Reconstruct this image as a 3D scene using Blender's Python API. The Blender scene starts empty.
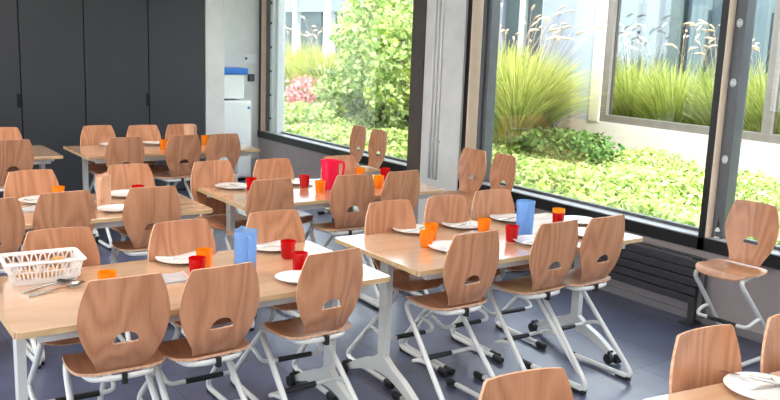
import bpy, bmesh, math, random
import numpy as np
from mathutils import Vector, Matrix, geometry
random.seed(7); RNG = np.random.default_rng(7)
S = bpy.context.scene
COL = S.collection
PI = math.pi

# ------------------------------------------------------------------ materials
def nodes(name):
    m = bpy.data.materials.new(name); m.use_nodes = True
    nt = m.node_tree; b = nt.nodes['Principled BSDF']
    return m, nt, b
def pri(name, col, rough=.5, metal=0., spec=.5, noise=0., nscale=8., bump=0., coat=0., trans=0.):
    m, nt, b = nodes(name)
    b.inputs['Base Color'].default_value = (*col, 1); b.inputs['Roughness'].default_value = rough
    b.inputs['Metallic'].default_value = metal; b.inputs['Specular IOR Level'].default_value = spec
    b.inputs['Coat Weight'].default_value = coat
    b.inputs['Transmission Weight'].default_value = trans
    tc = nt.nodes.new('ShaderNodeTexCoord')
    n = nt.nodes.new('ShaderNodeTexNoise'); n.inputs['Scale'].default_value = nscale; n.inputs['Detail'].default_value = 5
    nt.links.new(tc.outputs['Object'], n.inputs['Vector'])
    if noise > 0:
        r = nt.nodes.new('ShaderNodeValToRGB')
        r.color_ramp.elements[0].position = .3; r.color_ramp.elements[1].position = .7
        r.color_ramp.elements[0].color = (*[c*(1-noise) for c in col], 1)
        r.color_ramp.elements[1].color = (*[min(1, c*(1+noise)) for c in col], 1)
        nt.links.new(n.outputs['Fac'], r.inputs['Fac']); nt.links.new(r.outputs['Color'], b.inputs['Base Color'])
    if bump > 0:
        bp = nt.nodes.new('ShaderNodeBump'); bp.inputs['Strength'].default_value = bump; bp.inputs['Distance'].default_value = .003
        nt.links.new(n.outputs['Fac'], bp.inputs['Height']); nt.links.new(bp.outputs['Normal'], b.inputs['Normal'])
    return m
def wood(name, dark, light, axis, rough, ring=26., coat=0.):
    m, nt, b = nodes(name)
    N = nt.nodes.new; L = nt.links.new
    tc = N('ShaderNodeTexCoord'); oi = N('ShaderNodeObjectInfo')
    mul = N('ShaderNodeMath'); mul.operation = 'MULTIPLY'; mul.inputs[1].default_value = 37.
    L(oi.outputs['Random'], mul.inputs[0])
    add = N('ShaderNodeVectorMath'); add.operation = 'ADD'
    L(tc.outputs['Object'], add.inputs[0]); L(mul.outputs[0], add.inputs[1])
    mp = N('ShaderNodeMapping'); s = [3.2, 3.2, 3.2]; s[axis] = .75
    mp.inputs['Scale'].default_value = s
    L(add.outputs[0], mp.inputs['Vector'])
    n1 = N('ShaderNodeTexNoise'); n1.inputs['Scale'].default_value = 1.1; n1.inputs['Detail'].default_value = 2.0
    L(mp.outputs[0], n1.inputs['Vector'])
    k = N('ShaderNodeMath'); k.operation = 'MULTIPLY'; k.inputs[1].default_value = ring; L(n1.outputs['Fac'], k.inputs[0])
    fr = N('ShaderNodeMath'); fr.operation = 'PINGPONG'; fr.inputs[1].default_value = 1.; L(k.outputs[0], fr.inputs[0])
    mp2 = N('ShaderNodeMapping'); s = [90., 90., 90.]; s[axis] = 3.
    mp2.inputs['Scale'].default_value = s; L(add.outputs[0], mp2.inputs['Vector'])
    n2 = N('ShaderNodeTexNoise'); n2.inputs['Scale'].default_value = 1.; n2.inputs['Detail'].default_value = 3.; L(mp2.outputs[0], n2.inputs['Vector'])
    mx = N('ShaderNodeMath'); mx.operation = 'MULTIPLY_ADD'; mx.inputs[1].default_value = .55
    hf = N('ShaderNodeMath'); hf.operation = 'MULTIPLY'; hf.inputs[1].default_value = .6; L(n2.outputs['Fac'], hf.inputs[0])
    L(fr.outputs[0], mx.inputs[0]); L(hf.outputs[0], mx.inputs[2])
    r = N('ShaderNodeValToRGB'); r.color_ramp.elements[0].position = .1; r.color_ramp.elements[1].position = .8
    r.color_ramp.elements[0].color = (*dark, 1); r.color_ramp.elements[1].color = (*light, 1)
    L(mx.outputs[0], r.inputs['Fac']); L(r.outputs['Color'], b.inputs['Base Color'])
    b.inputs['Roughness'].default_value = rough; b.inputs['Coat Weight'].default_value = coat; b.inputs['Coat Roughness'].default_value = .14; b.inputs['Coat IOR'].default_value = 1.65 if coat > .5 else 1.5
    return m
def tinted(name, col, clear=.45, rough=.08):
    """coloured see-through plastic: part clear tint, part diffuse, glossy surface"""
    m, nt, b = nodes(name); N = nt.nodes.new; L = nt.links.new
    b.inputs['Base Color'].default_value = (*col, 1); b.inputs['Roughness'].default_value = rough
    tr = N('ShaderNodeBsdfTransparent'); tr.inputs['Color'].default_value = (*[min(1, c**.5) for c in col], 1)
    tl = N('ShaderNodeBsdfTranslucent'); tl.inputs['Color'].default_value = (*col, 1)
    m1 = N('ShaderNodeMixShader'); m1.inputs[0].default_value = .45
    L(b.outputs[0], m1.inputs[1]); L(tl.outputs[0], m1.inputs[2])
    m2 = N('ShaderNodeMixShader'); m2.inputs[0].default_value = clear
    L(m1.outputs[0], m2.inputs[1]); L(tr.outputs[0], m2.inputs[2])
    L(m2.outputs[0], nt.nodes['Material Output'].inputs['Surface'])
    return m
def glass(name, tint=(.97, .99, .98), refl=.06):
    m, nt, b = nodes(name); N = nt.nodes.new; L = nt.links.new
    tr = N('ShaderNodeBsdfTransparent'); tr.inputs['Color'].default_value = (*tint, 1)
    gl = N('ShaderNodeBsdfGlossy'); gl.inputs['Roughness'].default_value = .01
    fr = N('ShaderNodeFresnel'); fr.inputs['IOR'].default_value = 1.45
    mn = N('ShaderNodeMath'); mn.operation = 'MULTIPLY'; mn.inputs[1].default_value = refl*12
    L(fr.outputs[0], mn.inputs[0])
    mx = N('ShaderNodeMixShader'); L(mn.outputs[0], mx.inputs[0]); L(tr.outputs[0], mx.inputs[1]); L(gl.outputs[0], mx.inputs[2])
    L(mx.outputs[0], nt.nodes['Material Output'].inputs['Surface'])
    return m
def leafmat(name, c1, c2, transl=.35, c3=None):
    m, nt, b = nodes(name); N = nt.nodes.new; L = nt.links.new
    g = N('ShaderNodeNewGeometry')
    r = N('ShaderNodeValToRGB'); r.color_ramp.elements[0].color = (*c1, 1); r.color_ramp.elements[1].color = (*c2, 1)
    if c3:
        e = r.color_ramp.elements.new(.93); e.color = (*c3, 1)
        r.color_ramp.elements[1].position = .85 if r.color_ramp.elements[1].position < .9 else .85
    L(g.outputs['Random Per Island'], r.inputs['Fac']); L(r.outputs[0], b.inputs['Base Color'])
    b.inputs['Roughness'].default_value = .7; b.inputs['Specular IOR Level'].default_value = .15
    tl = N('ShaderNodeBsdfTranslucent'); L(r.outputs[0], tl.inputs['Color'])
    mx = N('ShaderNodeMixShader'); mx.inputs[0].default_value = transl
    L(b.outputs[0], mx.inputs[1]); L(tl.outputs[0], mx.inputs[2]); L(mx.outputs[0], nt.nodes['Material Output'].inputs['Surface'])
    return m
def emis(name, col, s):
    m, nt, b = nodes(name)
    b.inputs['Base Color'].default_value = (.9, .9, .9, 1)
    b.inputs['Emission Color'].default_value = (*col, 1); b.inputs['Emission Strength'].default_value = s
    return m
def tilefloor(name):
    m, nt, b = nodes(name); N = nt.nodes.new; L = nt.links.new
    tc = N('ShaderNodeTexCoord')
    br = N('ShaderNodeTexBrick'); br.offset = 0.5
    br.inputs['Scale'].default_value = 1.; br.inputs['Brick Width'].default_value = .6; br.inputs['Row Height'].default_value = .6
    br.inputs['Mortar Size'].default_value = .0035; br.inputs['Mortar Smooth'].default_value = .1
    br.inputs['Color1'].default_value = (.074, .084, .150, 1); br.inputs['Color2'].default_value = (.086, .096, .168, 1)
    br.inputs['Mortar'].default_value = (.030, .033, .045, 1)
    L(tc.outputs['Object'], br.inputs['Vector'])
    n = N('ShaderNodeTexNoise'); n.inputs['Scale'].default_value = 5.; n.inputs['Detail'].default_value = 8.; L(tc.outputs['Object'], n.inputs['Vector'])
    mx = N('ShaderNodeMixRGB'); mx.blend_type = 'MULTIPLY'; mx.inputs[0].default_value = .5
    rp = N('ShaderNodeValToRGB'); rp.color_ramp.elements[0].position = .35; rp.color_ramp.elements[1].position = .65
    rp.color_ramp.elements[0].color = (.6, .6, .6, 1); rp.color_ramp.elements[1].color = (1.2, 1.2, 1.2, 1)
    L(n.outputs['Fac'], rp.inputs[0]); L(br.outputs['Color'], mx.inputs[1]); L(rp.outputs[0], mx.inputs[2]); L(mx.outputs[0], b.inputs['Base Color'])
    b.inputs['Roughness'].default_value = .34; b.inputs['Coat Weight'].default_value = .4; b.inputs['Coat Roughness'].default_value = .25
    bp = N('ShaderNodeBump'); bp.inputs['Strength'].default_value = .12; bp.inputs['Distance'].default_value = .002
    n3 = N('ShaderNodeTexNoise'); n3.inputs['Scale'].default_value = 60.; L(tc.outputs['Object'], n3.inputs['Vector'])
    L(n3.outputs['Fac'], bp.inputs['Height']); L(bp.outputs['Normal'], b.inputs['Normal'])
    return m

M = dict(
    beech=wood('beech_plywood', (.385, .158, .076), (.59, .28, .152), 2, .34),
    beech_seat=wood('beech_plywood_seat', (.38, .16, .078), (.54, .25, .13), 1, .28),
    ply_edge=pri('plywood_edge', (.62, .36, .22), .6, noise=.25, nscale=60),
    top=wood('table_laminate', (.58, .335, .19), (.66, .41, .25), 0, .24, 12., 1.),
    top_edge=wood('table_edge', (.50, .33, .16), (.62, .43, .23), 0, .5),
    steel=pri('light_grey_lacquered_steel', (.70, .70, .68), .30, 0., noise=.03),
    chrome=pri('polished_steel', (.55, .54, .52), .22, 1., noise=.05),
    rubber=pri('black_rubber', (.012, .012, .013), .5, noise=.2),
    floor=tilefloor('slate_blue_floor_tiles'),
    white=pri('painted_white_wall', (.72, .71, .68), .8, noise=.03, bump=.1),
    ceil=pri('ceiling_white', (.8, .8, .78), .9, noise=.02),
    greywall=pri('grey_painted_wall', (.37, .32, .32), .75, noise=.05, bump=.08),
    backgrey=pri('light_concrete_wall', (.80, .79, .76), .8, noise=.06, nscale=3, bump=.1),
    concrete=pri('fair_faced_concrete', (.70, .69, .66), .8, noise=.08, nscale=4, bump=.25),
    darkpanel=pri('charcoal_laminate_panel', (.034, .037, .043), .45, noise=.08, nscale=1.5),
    seam=pri('black_gap', (.004, .004, .004), .8, noise=.1),
    black=pri('black_aluminium', (.012, .011, .011), .35, noise=.1),
    brownframe=pri('brown_grey_steel_cover', (.085, .072, .062), .5, noise=.08),
    beige=pri('beige_window_reveal', (.86, .66, .50), .6, noise=.05),
    greypost=pri('dark_grey_window_post', (.11, .115, .125), .4, noise=.08),
    lightpost=pri('pale_grey_window_post', (.62, .66, .66), .4, noise=.04),
    sill=pri('grey_sill_metal', (.42, .43, .45), .4, noise=.05),
    radiator=pri('anthracite_radiator', (.040, .040, .044), .34, noise=.08),
    pane=glass('window_glass', refl=.035),
    fpane=glass('facade_glass', (.86, .90, .89), .10),
    porcelain=pri('white_porcelain', (.80, .78, .75), .18, noise=.02),
    whiteplastic=pri('white_plastic', (.80, .78, .76), .35, noise=.02),
    basket=pri('basket_plastic', (.82, .76, .73), .35, noise=.02),
    paper=pri('paper_napkin', (.82, .77, .76), .9, noise=.04, bump=.2),
    paperpink=pri('pink_striped_paper', (.80, .45, .42), .9, noise=.04),
    orange=tinted('orange_plastic', (1., .42, .025), .38),
    yellow=tinted('yellow_plastic', (1., .50, .03), .3),
    red=tinted('red_plastic', (.72, .01, .012), .25),
    green=tinted('green_plastic', (.02, .35, .16), .3),
    blue=tinted('blue_plastic', (.42, .64, .92), .58),
    pink=tinted('pink_plastic', (.95, .03, .13), .12),
    salmon=pri('beige_pitcher_plastic', (.66, .38, .24), .35, noise=.04),
    bluelid=pri('bright_blue_plastic', (.02, .17, .62), .4, noise=.06),
    bread=pri('bread_crust', (.62, .33, .12), .85, noise=.3, nscale=40, bump=.5),
    enamel=pri('white_enamel', (.86, .87, .86), .35, noise=.02),
    printink=pri('dark_print', (.05, .055, .07), .6, noise=.1),
    soil=pri('garden_soil', (.06, .075, .03), .95, noise=.4, nscale=6, bump=.5),
    facade=pri('pale_render_wall', (.50, .445, .42), .85, noise=.03, nscale=3, bump=.1),
    facadeblue=pri('pale_blue_grey_panel', (.30, .335, .41), .7, noise=.04, nscale=2),
    facadejamb=pri('beige_stone_jamb', (.50, .44, .38), .8, noise=.04),
    fframe=pri('brown_facade_frame', (.14, .12, .11), .5, noise=.08),
    curtain=pri('blue_grey_curtain', (.17, .20, .24), .85, noise=.06, nscale=3),
    curtain2=pri('grey_green_blind', (.085, .11, .12), .85, noise=.06, nscale=3),
    curtain3=pri('pale_blue_curtain', (.17, .21, .24), .85, noise=.05),
    cover=leafmat('ground_cover_leaves', (.14, .29, .015), (.46, .58, .08), .4, (.70, .74, .36)),
    grass=leafmat('ornamental_grass_blades', (.16, .27, .02), (.80, .74, .24), .5),
    plume=leafmat('grass_plumes', (.62, .47, .35), (.90, .75, .60), .4),
    bush=leafmat('bush_leaves', (.13, .27, .015), (.56, .64, .07), .5, (.72, .78, .40)),
    darkbush=leafmat('dark_green_leaves', (.04, .10, .025), (.16, .26, .07), .25),
    pinkleaf=leafmat('pink_blossom', (.60, .16, .20), (.85, .50, .50), .3),
    bark=pri('brown_bark', (.12, .08, .05), .9, noise=.3, nscale=20),
)

# ------------------------------------------------------------------ mesh helpers
def obj(name, bm, mats, parent=None, smooth=False, angle=None):
    me = bpy.data.meshes.new(name)
    bmesh.ops.recalc_face_normals(bm, faces=bm.faces[:])
    if smooth:
        for f in bm.faces: f.smooth = True
    bm.to_mesh(me); bm.free()
    for m in (mats if isinstance(mats, (list, tuple)) else [mats]): me.materials.append(m)
    if smooth and angle: me.set_sharp_from_angle(angle=math.radians(angle))
    o = bpy.data.objects.new(name, me); COL.objects.link(o)
    if parent is not None: o.parent = parent
    return o
def box(bm, lo, hi, mi=0, bev=0.):
    vs = [bm.verts.new((x, y, z)) for x in (lo[0], hi[0]) for y in (lo[1], hi[1]) for z in (lo[2], hi[2])]
    fs = [(0, 1, 3, 2), (4, 6, 7, 5), (0, 4, 5, 1), (2, 3, 7, 6), (0, 2, 6, 4), (1, 5, 7, 3)]
    out = [bm.faces.new([vs[i] for i in f]) for f in fs]
    for f in out: f.material_index = mi
    if bev > 0:
        es = list({e for f in out for e in f.edges})
        bmesh.ops.bevel(bm, geom=es, offset=bev, segments=2, affect='EDGES', profile=.6)
    return vs
def tube(bm, pts, r, seg=10, caps=True, flat=None, mi=0):
    """sweep a circle (or a per-point radius) along points, parallel transport"""
    P = [Vector(p) for p in pts]; n = len(P)
    rr = r if isinstance(r, (list, tuple)) else [r]*n
    T = []
    for i in range(n):
        a = P[max(i-1, 0)]; b = P[min(i+1, n-1)]; T.append((b-a).normalized())
    up = Vector((0, 0, 1)) if abs(T[0].z) < .9 else Vector((1, 0, 0))
    N = (up-T[0]*up.dot(T[0])).normalized(); rings = []
    for i in range(n):
        N = (N-T[i]*N.dot(T[i])).normalized(); B = T[i].cross(N)
        rings.append([bm.verts.new(P[i]+(N*math.cos(2*PI*k/seg)+B*math.sin(2*PI*k/seg)*(flat or 1))*rr[i]) for k in range(seg)])
    fs = []
    for i in range(n-1):
        for k in range(seg): fs.append(bm.faces.new([rings[i][k], rings[i][(k+1) % seg], rings[i+1][(k+1) % seg], rings[i+1][k]]))
    if caps: fs.append(bm.faces.new(rings[0][::-1])); fs.append(bm.faces.new(rings[-1]))
    for f in fs: f.material_index = mi
    return rings
def bend(pts, rad, n=6):
    """polyline with rounded corners"""
    P = [Vector(p) for p in pts]; out = [P[0]]
    for i in range(1, len(P)-1):
        a = (P[i-1]-P[i]); b = (P[i+1]-P[i]); d = min(rad, a.length*.49, b.length*.49)
        p0 = P[i]+a.normalized()*d; p1 = P[i]+b.normalized()*d
        for k in range(n+1):
            t = k/n; out.append(p0*(1-t)**2+P[i]*2*t*(1-t)+p1*t*t)
    out.append(P[-1]); return out
def lathe(bm, prof, seg=28, cx=0, cy=0, mi=0, cap_first=True, cap_last=False):
    rings = [[bm.verts.new((cx+r*math.cos(2*PI*k/seg), cy+r*math.sin(2*PI*k/seg), z)) for k in range(seg)] for r, z in prof]
    for i in range(len(rings)-1):
        for k in range(seg):
            f = bm.faces.new([rings[i][k], rings[i][(k+1) % seg], rings[i+1][(k+1) % seg], rings[i+1][k]]); f.material_index = mi
    if cap_first: bm.faces.new(rings[0][::-1]).material_index = mi
    if cap_last: bm.faces.new(rings[-1]).material_index = mi
    return rings
def tag(o, label, cat, group=None, kind=None):
    if label: o['label'] = label
    if cat: o['category'] = cat
    if group: o['group'] = group
    if kind: o['kind'] = kind
    return o
def thing(name, label, cat, loc=(0, 0, 0), rz=0, group=None):
    o = bpy.data.objects.new(name, None); COL.objects.link(o); o.empty_display_size = .1
    o.location = loc; o.rotation_euler = (0, 0, rz)
    return tag(o, label, cat, group)
def copy_tree(o, parent=None):
    c = o.copy(); COL.objects.link(c)
    if parent is not None: c.parent = parent
    for ch in list(o.children): copy_tree(ch, c)
    return c
def struct(name, boxes, mats, parent=None, bev=0):
    bm = bmesh.new()
    for b in boxes: box(bm, b[0], b[1], b[2] if len(b) > 2 else 0, bev)
    o = obj(name, bm, mats, parent)
    if parent is None: o['kind'] = 'structure'
    return o
def shell(outline, holes, mapf, thick, step, name, mats, parent):
    """thin curved panel: 2-D outline (with holes) triangulated, mapped to 3-D, given thickness"""
    vs = []; es = []
    for loop in [outline]+holes:
        b = len(vs); vs += [Vector(p) for p in loop]; es += [(b+i, b+(i+1) % len(loop)) for i in range(len(loop))]
    nb = len(vs)
    def inside(p, loop):
        c = False; j = len(loop)-1
        for i in range(len(loop)):
            (xi, yi), (xj, yj) = loop[i], loop[j]
            if (yi > p[1]) != (yj > p[1]) and p[0] < (xj-xi)*(p[1]-yi)/(yj-yi)+xi: c = not c
            j = i
        return c
    xs = [p[0] for p in outline]; ys = [p[1] for p in outline]
    x = min(xs)+step*.5
    while x < max(xs):
        y = min(ys)+step*.5
        while y < max(ys):
            if inside((x, y), outline) and not any(inside((x, y), h) for h in holes):
                if min((Vector((x, y))-v).length for v in vs[:nb]) > step*.45: vs.append(Vector((x, y)))
            y += step
        x += step
    V, E_, F, *_ = geometry.delaunay_2d_cdt(vs, es, [], 0, 1e-6)
    bm = bmesh.new(); A = []; B = []
    for v in V:
        p = mapf(v.x, v.y); du = mapf(v.x+1e-3, v.y)-p; dv = mapf(v.x, v.y+1e-3)-p
        n = du.cross(dv).normalized()
        A.append(bm.verts.new(p+n*thick/2)); B.append(bm.verts.new(p-n*thick/2))
    cnt = {}
    for f in F:
        c = sum((V[i] for i in f), Vector((0, 0)))/len(f)
        if not inside(c, outline) or any(inside(c, h) for h in holes): continue
        bm.faces.new([A[i] for i in f]).smooth = True
        bm.faces.new([B[i] for i in reversed(f)]).smooth = True
        for i in range(len(f)):
            k = (f[i], f[(i+1) % len(f)]); cnt[k] = 1
    for (a, b) in list(cnt):
        if (b, a) not in cnt:
            q = bm.faces.new([A[a], B[a], B[b], A[b]]); q.material_index = 1
    loose = [v for v in bm.verts if not v.link_faces]
    bmesh.ops.delete(bm, geom=loose, context='VERTS')
    me = bpy.data.meshes.new(name); bmesh.ops.recalc_face_normals(bm, faces=bm.faces[:]); bm.to_mesh(me); bm.free()
    for m in mats: me.materials.append(m)
    me.set_sharp_from_angle(angle=math.radians(50))
    o = bpy.data.objects.new(name, me); COL.objects.link(o); o.parent = parent
    return o
def spline(keys, n):
    """Catmull-Rom through (x,y) keys"""
    out = []; K = [keys[0]]+keys+[keys[-1]]
    for i in range(1, len(K)-2):
        p0, p1, p2, p3 = [Vector(K[j]) for j in (i-1, i, i+1, i+2)]
        for k in range(n):
            t = k/n; out.append(tuple(.5*((2*p1)+(-p0+p2)*t+(2*p0-5*p1+4*p2-p3)*t*t+(-p0+3*p1-3*p2+p3)*t**3)))
    out.append(tuple(keys[-1])); return out

# ------------------------------------------------------------------ room shell
XW, YB, YD = 4.95, 10.15, 9.40          # window wall, back recess wall, dark partition
XL, YR, ZC = -3.4, -3.2, 2.95
struct('floor', [((XL-.2, YR-.2, -.12), (XW, YB+.2, 0))], M['floor'])
struct('ceiling', [((XL-.2, YR-.2, ZC), (XW+.3, YB+.2, ZC+.15))], M['ceil'])
struct('wall_left', [((XL-.2, YR-.2, 0), (XL, YB+.2, .8)), ((XL-.2, YR-.2, 2.6), (XL, YB+.2, ZC)), ((XL-.2, YR-.2, .8), (XL, -2.2, 2.6)), ((XL-.2, 8.4, .8), (XL, YB+.2, 2.6))], M['white'])
struct('wall_rear', [((XL, YR-.2, 0), (XW+.25, YR, .8)), ((XL, YR-.2, 2.6), (XW+.25, YR, ZC)), ((XL, YR-.2, .8), (XW+.25, YR, 2.6))], M['white'])
def plain_window(name, lo, hi, ax, n):
    fr = []; a0, a1 = lo[ax], hi[ax]
    for k in range(n+1):
        c = a0+(a1-a0)*k/n; l = list(lo); h = list(hi); l[ax] = max(a0, c-.03); h[ax] = min(a1, c+.03); fr.append((tuple(l), tuple(h)))
    for z0, z1 in ((lo[2], lo[2]+.05), (hi[2]-.05, hi[2])): fr.append(((lo[0], lo[1], z0), (hi[0], hi[1], z1)))
    w = struct(name, fr, M['black']); o = 1-ax; l = list(lo); h = list(hi); m = (lo[o]+hi[o])/2; l[o] = m-.003; h[o] = m+.003
    struct('window_pane', [(tuple(l), tuple(h))], M['pane'], w)
struct('wall_back', [((XL, YB, 0), (XW+.25, YB+.2, ZC))], M['backgrey'])
struct('trim_1', [((3.905, YD, 0), (4.135, YB-.002, ZC))], M['concrete'])       # square concrete column
ZS = .50
wr = struct('wall_right', [((XW, YR, -.1), (XW+.2, YB, ZS)), ((XW, YR, 2.72), (XW+.2, YB, ZC)),
                           ((XW, YR, ZS), (XW+.2, -2.2, 2.72))], M['greywall'])
struct('baseboard_right', [((XW-.012, YR, 0), (XW-.001, 9.75, .055))], pri('grey_baseboard', (.20, .19, .20), .5, noise=.05), bev=.003)
# concrete pier between the two windows, with its brown-grey cover plate and three conduits
struct('trim_2', [((XW-.03, 5.985, ZS), (XW+.2, 6.56, 2.72))], M['concrete'])
struct('trim_3', [((XW-.045, 6.56, ZS), (XW+.2, 6.76, 2.72))], M['brownframe'])
struct('trim_4', [((XW-.03, 5.985, 0), (XW-.001, 6.56, ZS))], M['concrete'])
cab = thing('cable_conduit', 'three thin vertical cable conduits clipped to the concrete pier between the windows', 'conduit', (XW-.045, 6.35, .53))
for yy in (0, -.055, .055):
    bm = bmesh.new(); tube(bm, [(0, yy, 0), (0, yy, 2.2)], .011, 8); obj('pipe', bm, M['backgrey'], cab, True)
bm = bmesh.new()
for z in (.35, 1.1, 1.8): box(bm, (.004, -.08, z), (.014, .08, z+.02))
obj('clip', bm, M['steel'], cab)

plain_window('window_3', (XL-.13, -2.2, .8), (XL-.07, 8.4, 2.6), 1, 5)
def window(name, y0, y1, posts, fins):
    # black outer box frame, bottom fascia, sill; glass pane; y0<y1
    w = struct(name, [((XW-.02, y0-.02, ZS), (XW+.0, y1, .585)), ((XW, y0, .50), (XW+.15, y1, .570)),
                      ((XW-.02, y0, 2.66), (XW+.15, y1, 2.74))], M['black'])
    s = struct('window_sill', [((XW+.001, y0, .570), (XW+.118, y1, .588))], M['sill'], w)
    s2 = struct('window_frame', [((XW+.112, y0, .588), (XW+.15, y1, .61)), ((XW+.112, y0, 2.62), (XW+.15, y1, 2.66))], M['greypost'], w)
    g = struct('window_pane', [((XW+.128, y0, .60), (XW+.134, y1, 2.64))], M['pane'], w)
    for f in fins:    # black fin, beige side towards the room's front
        fin = struct('window_mullion', [((XW-.02, f, ZS), (XW+.15, f+.046, 2.70), 0), ((XW-.012, f-.006, .588), (XW+.112, f, 2.66), 1)], [M['black'], M['beige']], w)
    for (a, b, m) in posts: struct('window_post', [((XW+.055, a, .588), (XW+.15, b, 2.66))], M[m], w)
    return w
w1 = window('window_1', 6.76, 10.145, [(10.0, 10.07, 'greypost'), (9.90, 9.95, 'lightpost'), (9.74, 9.83, 'lightpost')], [10.075])
w2 = window('window_2', -2.2, 5.985, [(5.80, 5.845, 'greypost'), (5.735, 5.77, 'greypost'), (3.29, 3.37, 'greypost'), (.0, .14, 'greypost')], [5.92, 3.376, .14])
# little round latches and a slot on the posts
for (yy, zz) in ((3.33, 1.62), (3.33, 1.12), (3.33, 2.0)):
    bm = bmesh.new(); pr = [(XW+.050, yy+.018*math.cos(a), zz+.024*math.sin(a)) for a in [2*PI*k/20 for k in range(21)]]
    tube(bm, pr, .004, 6); box(bm, (XW+.048, yy-.012, zz-.015), (XW+.054, yy+.012, zz+.015))
    obj('post_latch', bm, M['lightpost'], w2, True, 40)
for yy in (9.925,):
    for zz in (.75, 1.05, 1.35, 1.65, 1.95, 2.2):
        bm = bmesh.new(); box(bm, (XW+.045, yy-.02, zz), (XW+.054, yy+.02, zz+.03)); obj('frame_clip', bm, M['printink'], w1)

# dark partition: tall charcoal folding panels with recessed black grips
xs = [-3.4, -1.0, .60, 1.90, 2.546, 3.236, 3.89]
struct('wall_partition', [((XL, YD+.03, 0), (3.905, YD+.16, ZC))], M['seam'])
xs = [-3.38, -.85, .62, 1.90, 2.543, 3.236, 3.900]
for i in range(len(xs)-1):
    a, b = xs[i]+.006, xs[i+1]-.006
    d = struct('door_%d' % (i+1), [((a, YD, .02), (b, YD+.029, ZC-.02))], M['darkpanel'], bev=.003)
    if i in (2, 4):
        gx = 1.90+.03 if i == 2 else 3.236+.03
        gx = 1.88 if i == 2 else 3.226
        bm = bmesh.new(); box(bm, (gx-.025, YD-.006, .99), (gx+.018, YD-.0005, 1.13), bev=.002); obj('door_grip', bm, M['seam'], d)
    elif i == 3:
        pass

# things in the back right recess
t = thing('cabinet', 'white enamel lower cabinet in the recess by the concrete column, under the blue topped box', 'cabinet', (4.46, 9.98, 0))
bm = bmesh.new(); box(bm, (-.22, -.16, .03), (.22, .165, 1.0), bev=.006); obj('body', bm, M['enamel'], t)
bm = bmesh.new(); box(bm, (-.215, -.175, .05), (.215, -.162, .985), bev=.004); obj('door', bm, M['enamel'], t)
bm = bmesh.new(); box(bm, (.165, -.180, .90), (.195, -.1755, .93)); obj('label_plate', bm, M['bluelid'], t)
bm = bmesh.new(); box(bm, (-.2, -.14, 0), (.2, .15, .03)); obj('plinth', bm, M['seam'], t)
t = thing('dispenser', 'white wall box with a blue lid above the white cabinet', 'dispenser', (4.43, 10.0, 1.02))
bm = bmesh.new(); box(bm, (-.19, -.10, .003), (.19, .148, .30), bev=.01); obj('body', bm, M['enamel'], t)
bm = bmesh.new(); box(bm, (-.195, -.12, .301), (.24, .148, .38), bev=.015); obj('lid', bm, M['bluelid'], t)
t = thing('light_switch', 'black square switch on the light wall beside the window corner', 'switch', (4.83, YB-.001, 1.27))
bm = bmesh.new(); box(bm, (-.045, -.02, -.045), (.045, 0, .045), bev=.004); obj('plate', bm, M['printink'], t)
bm = bmesh.new(); box(bm, (-.02, -.026, -.02), (.02, -.0205, .02), bev=.002); obj('button', bm, M['greypost'], t)
t = thing('notice', 'small white paper notice with a dark square, pinned above the black switch', 'notice', (4.82, YB-.001, 1.51))
bm = bmesh.new(); box(bm, (-.085, -.006, -.06), (.085, 0, .06)); obj('paper', bm, M['enamel'], t)
bm = bmesh.new(); box(bm, (-.075, -.009, -.012), (-.045, -.0065, .018)); obj('printed_mark', bm, M['printink'], t)

# radiator
t = thing('radiator', 'long anthracite slatted radiator under the right window sill', 'radiator', (4.83, 3.33, 0))
for k in range(5):
    bm = bmesh.new(); z0 = .145+k*.062; box(bm, (.0, 0, z0), (.035, 2.15, z0+.052), bev=.005); obj('slat', bm, M['radiator'], t)
bm = bmesh.new(); tube(bm, [(.03, -.01, .462), (.03, 2.15, .462)], .011, 10); obj('top_pipe', bm, M['radiator'], t, True)
bm = bmesh.new(); tube(bm, bend([(.03, -.01, .462), (.03, -.05, .462), (.03, -.05, .12)], .03), .010, 8); tube(bm, [(.03, -.052, .12), (.03, -.052, .07)], .02, 10)
obj('valve_pipe', bm, M['radiator'], t, True, 40)
bm = bmesh.new(); lathe(bm, [(.016, .105), (.02, .11), (.02, .15), (.012, .155)], 12, .03, -.052, cap_last=True); obj('valve', bm, M['chrome'], t, True, 40)
for yy in (.02, 2.05):
    bm = bmesh.new(); box(bm, (.037, yy, 0.012), (.065, yy+.05, .45)); box(bm, (-.02, yy-.02, 0), (.10, yy+.07, .012)); obj('stand', bm, M['radiator'], t)

# unseen ceiling fill lamps, added above the frame to brighten the room
def added_fill_lamp(x, y, lab):
    t = thing('added_fill_lamp', lab, 'lamp', (x, y, ZC-.001), 0, 'added fill lamps')
    bm = bmesh.new(); box(bm, (-.62, -.32, -.05), (.62, .32, 0), bev=.006); obj('housing', bm, M['enamel'], t)
    bm = bmesh.new(); box(bm, (-.58, -.28, -.056), (.58, .28, -.0505)); obj('diffuser', bm, FILL_LAMP, t)
FILL_LAMP = emis('fill_lamp_diffuser', (1., .92, .85), 9.)
for x in (-1.6, 1.6):
    for y in (-1.5, 1.4, 4.2, 7.0): added_fill_lamp(x, y, 'added unseen ceiling fill lamp panel over the dining tables')

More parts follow.
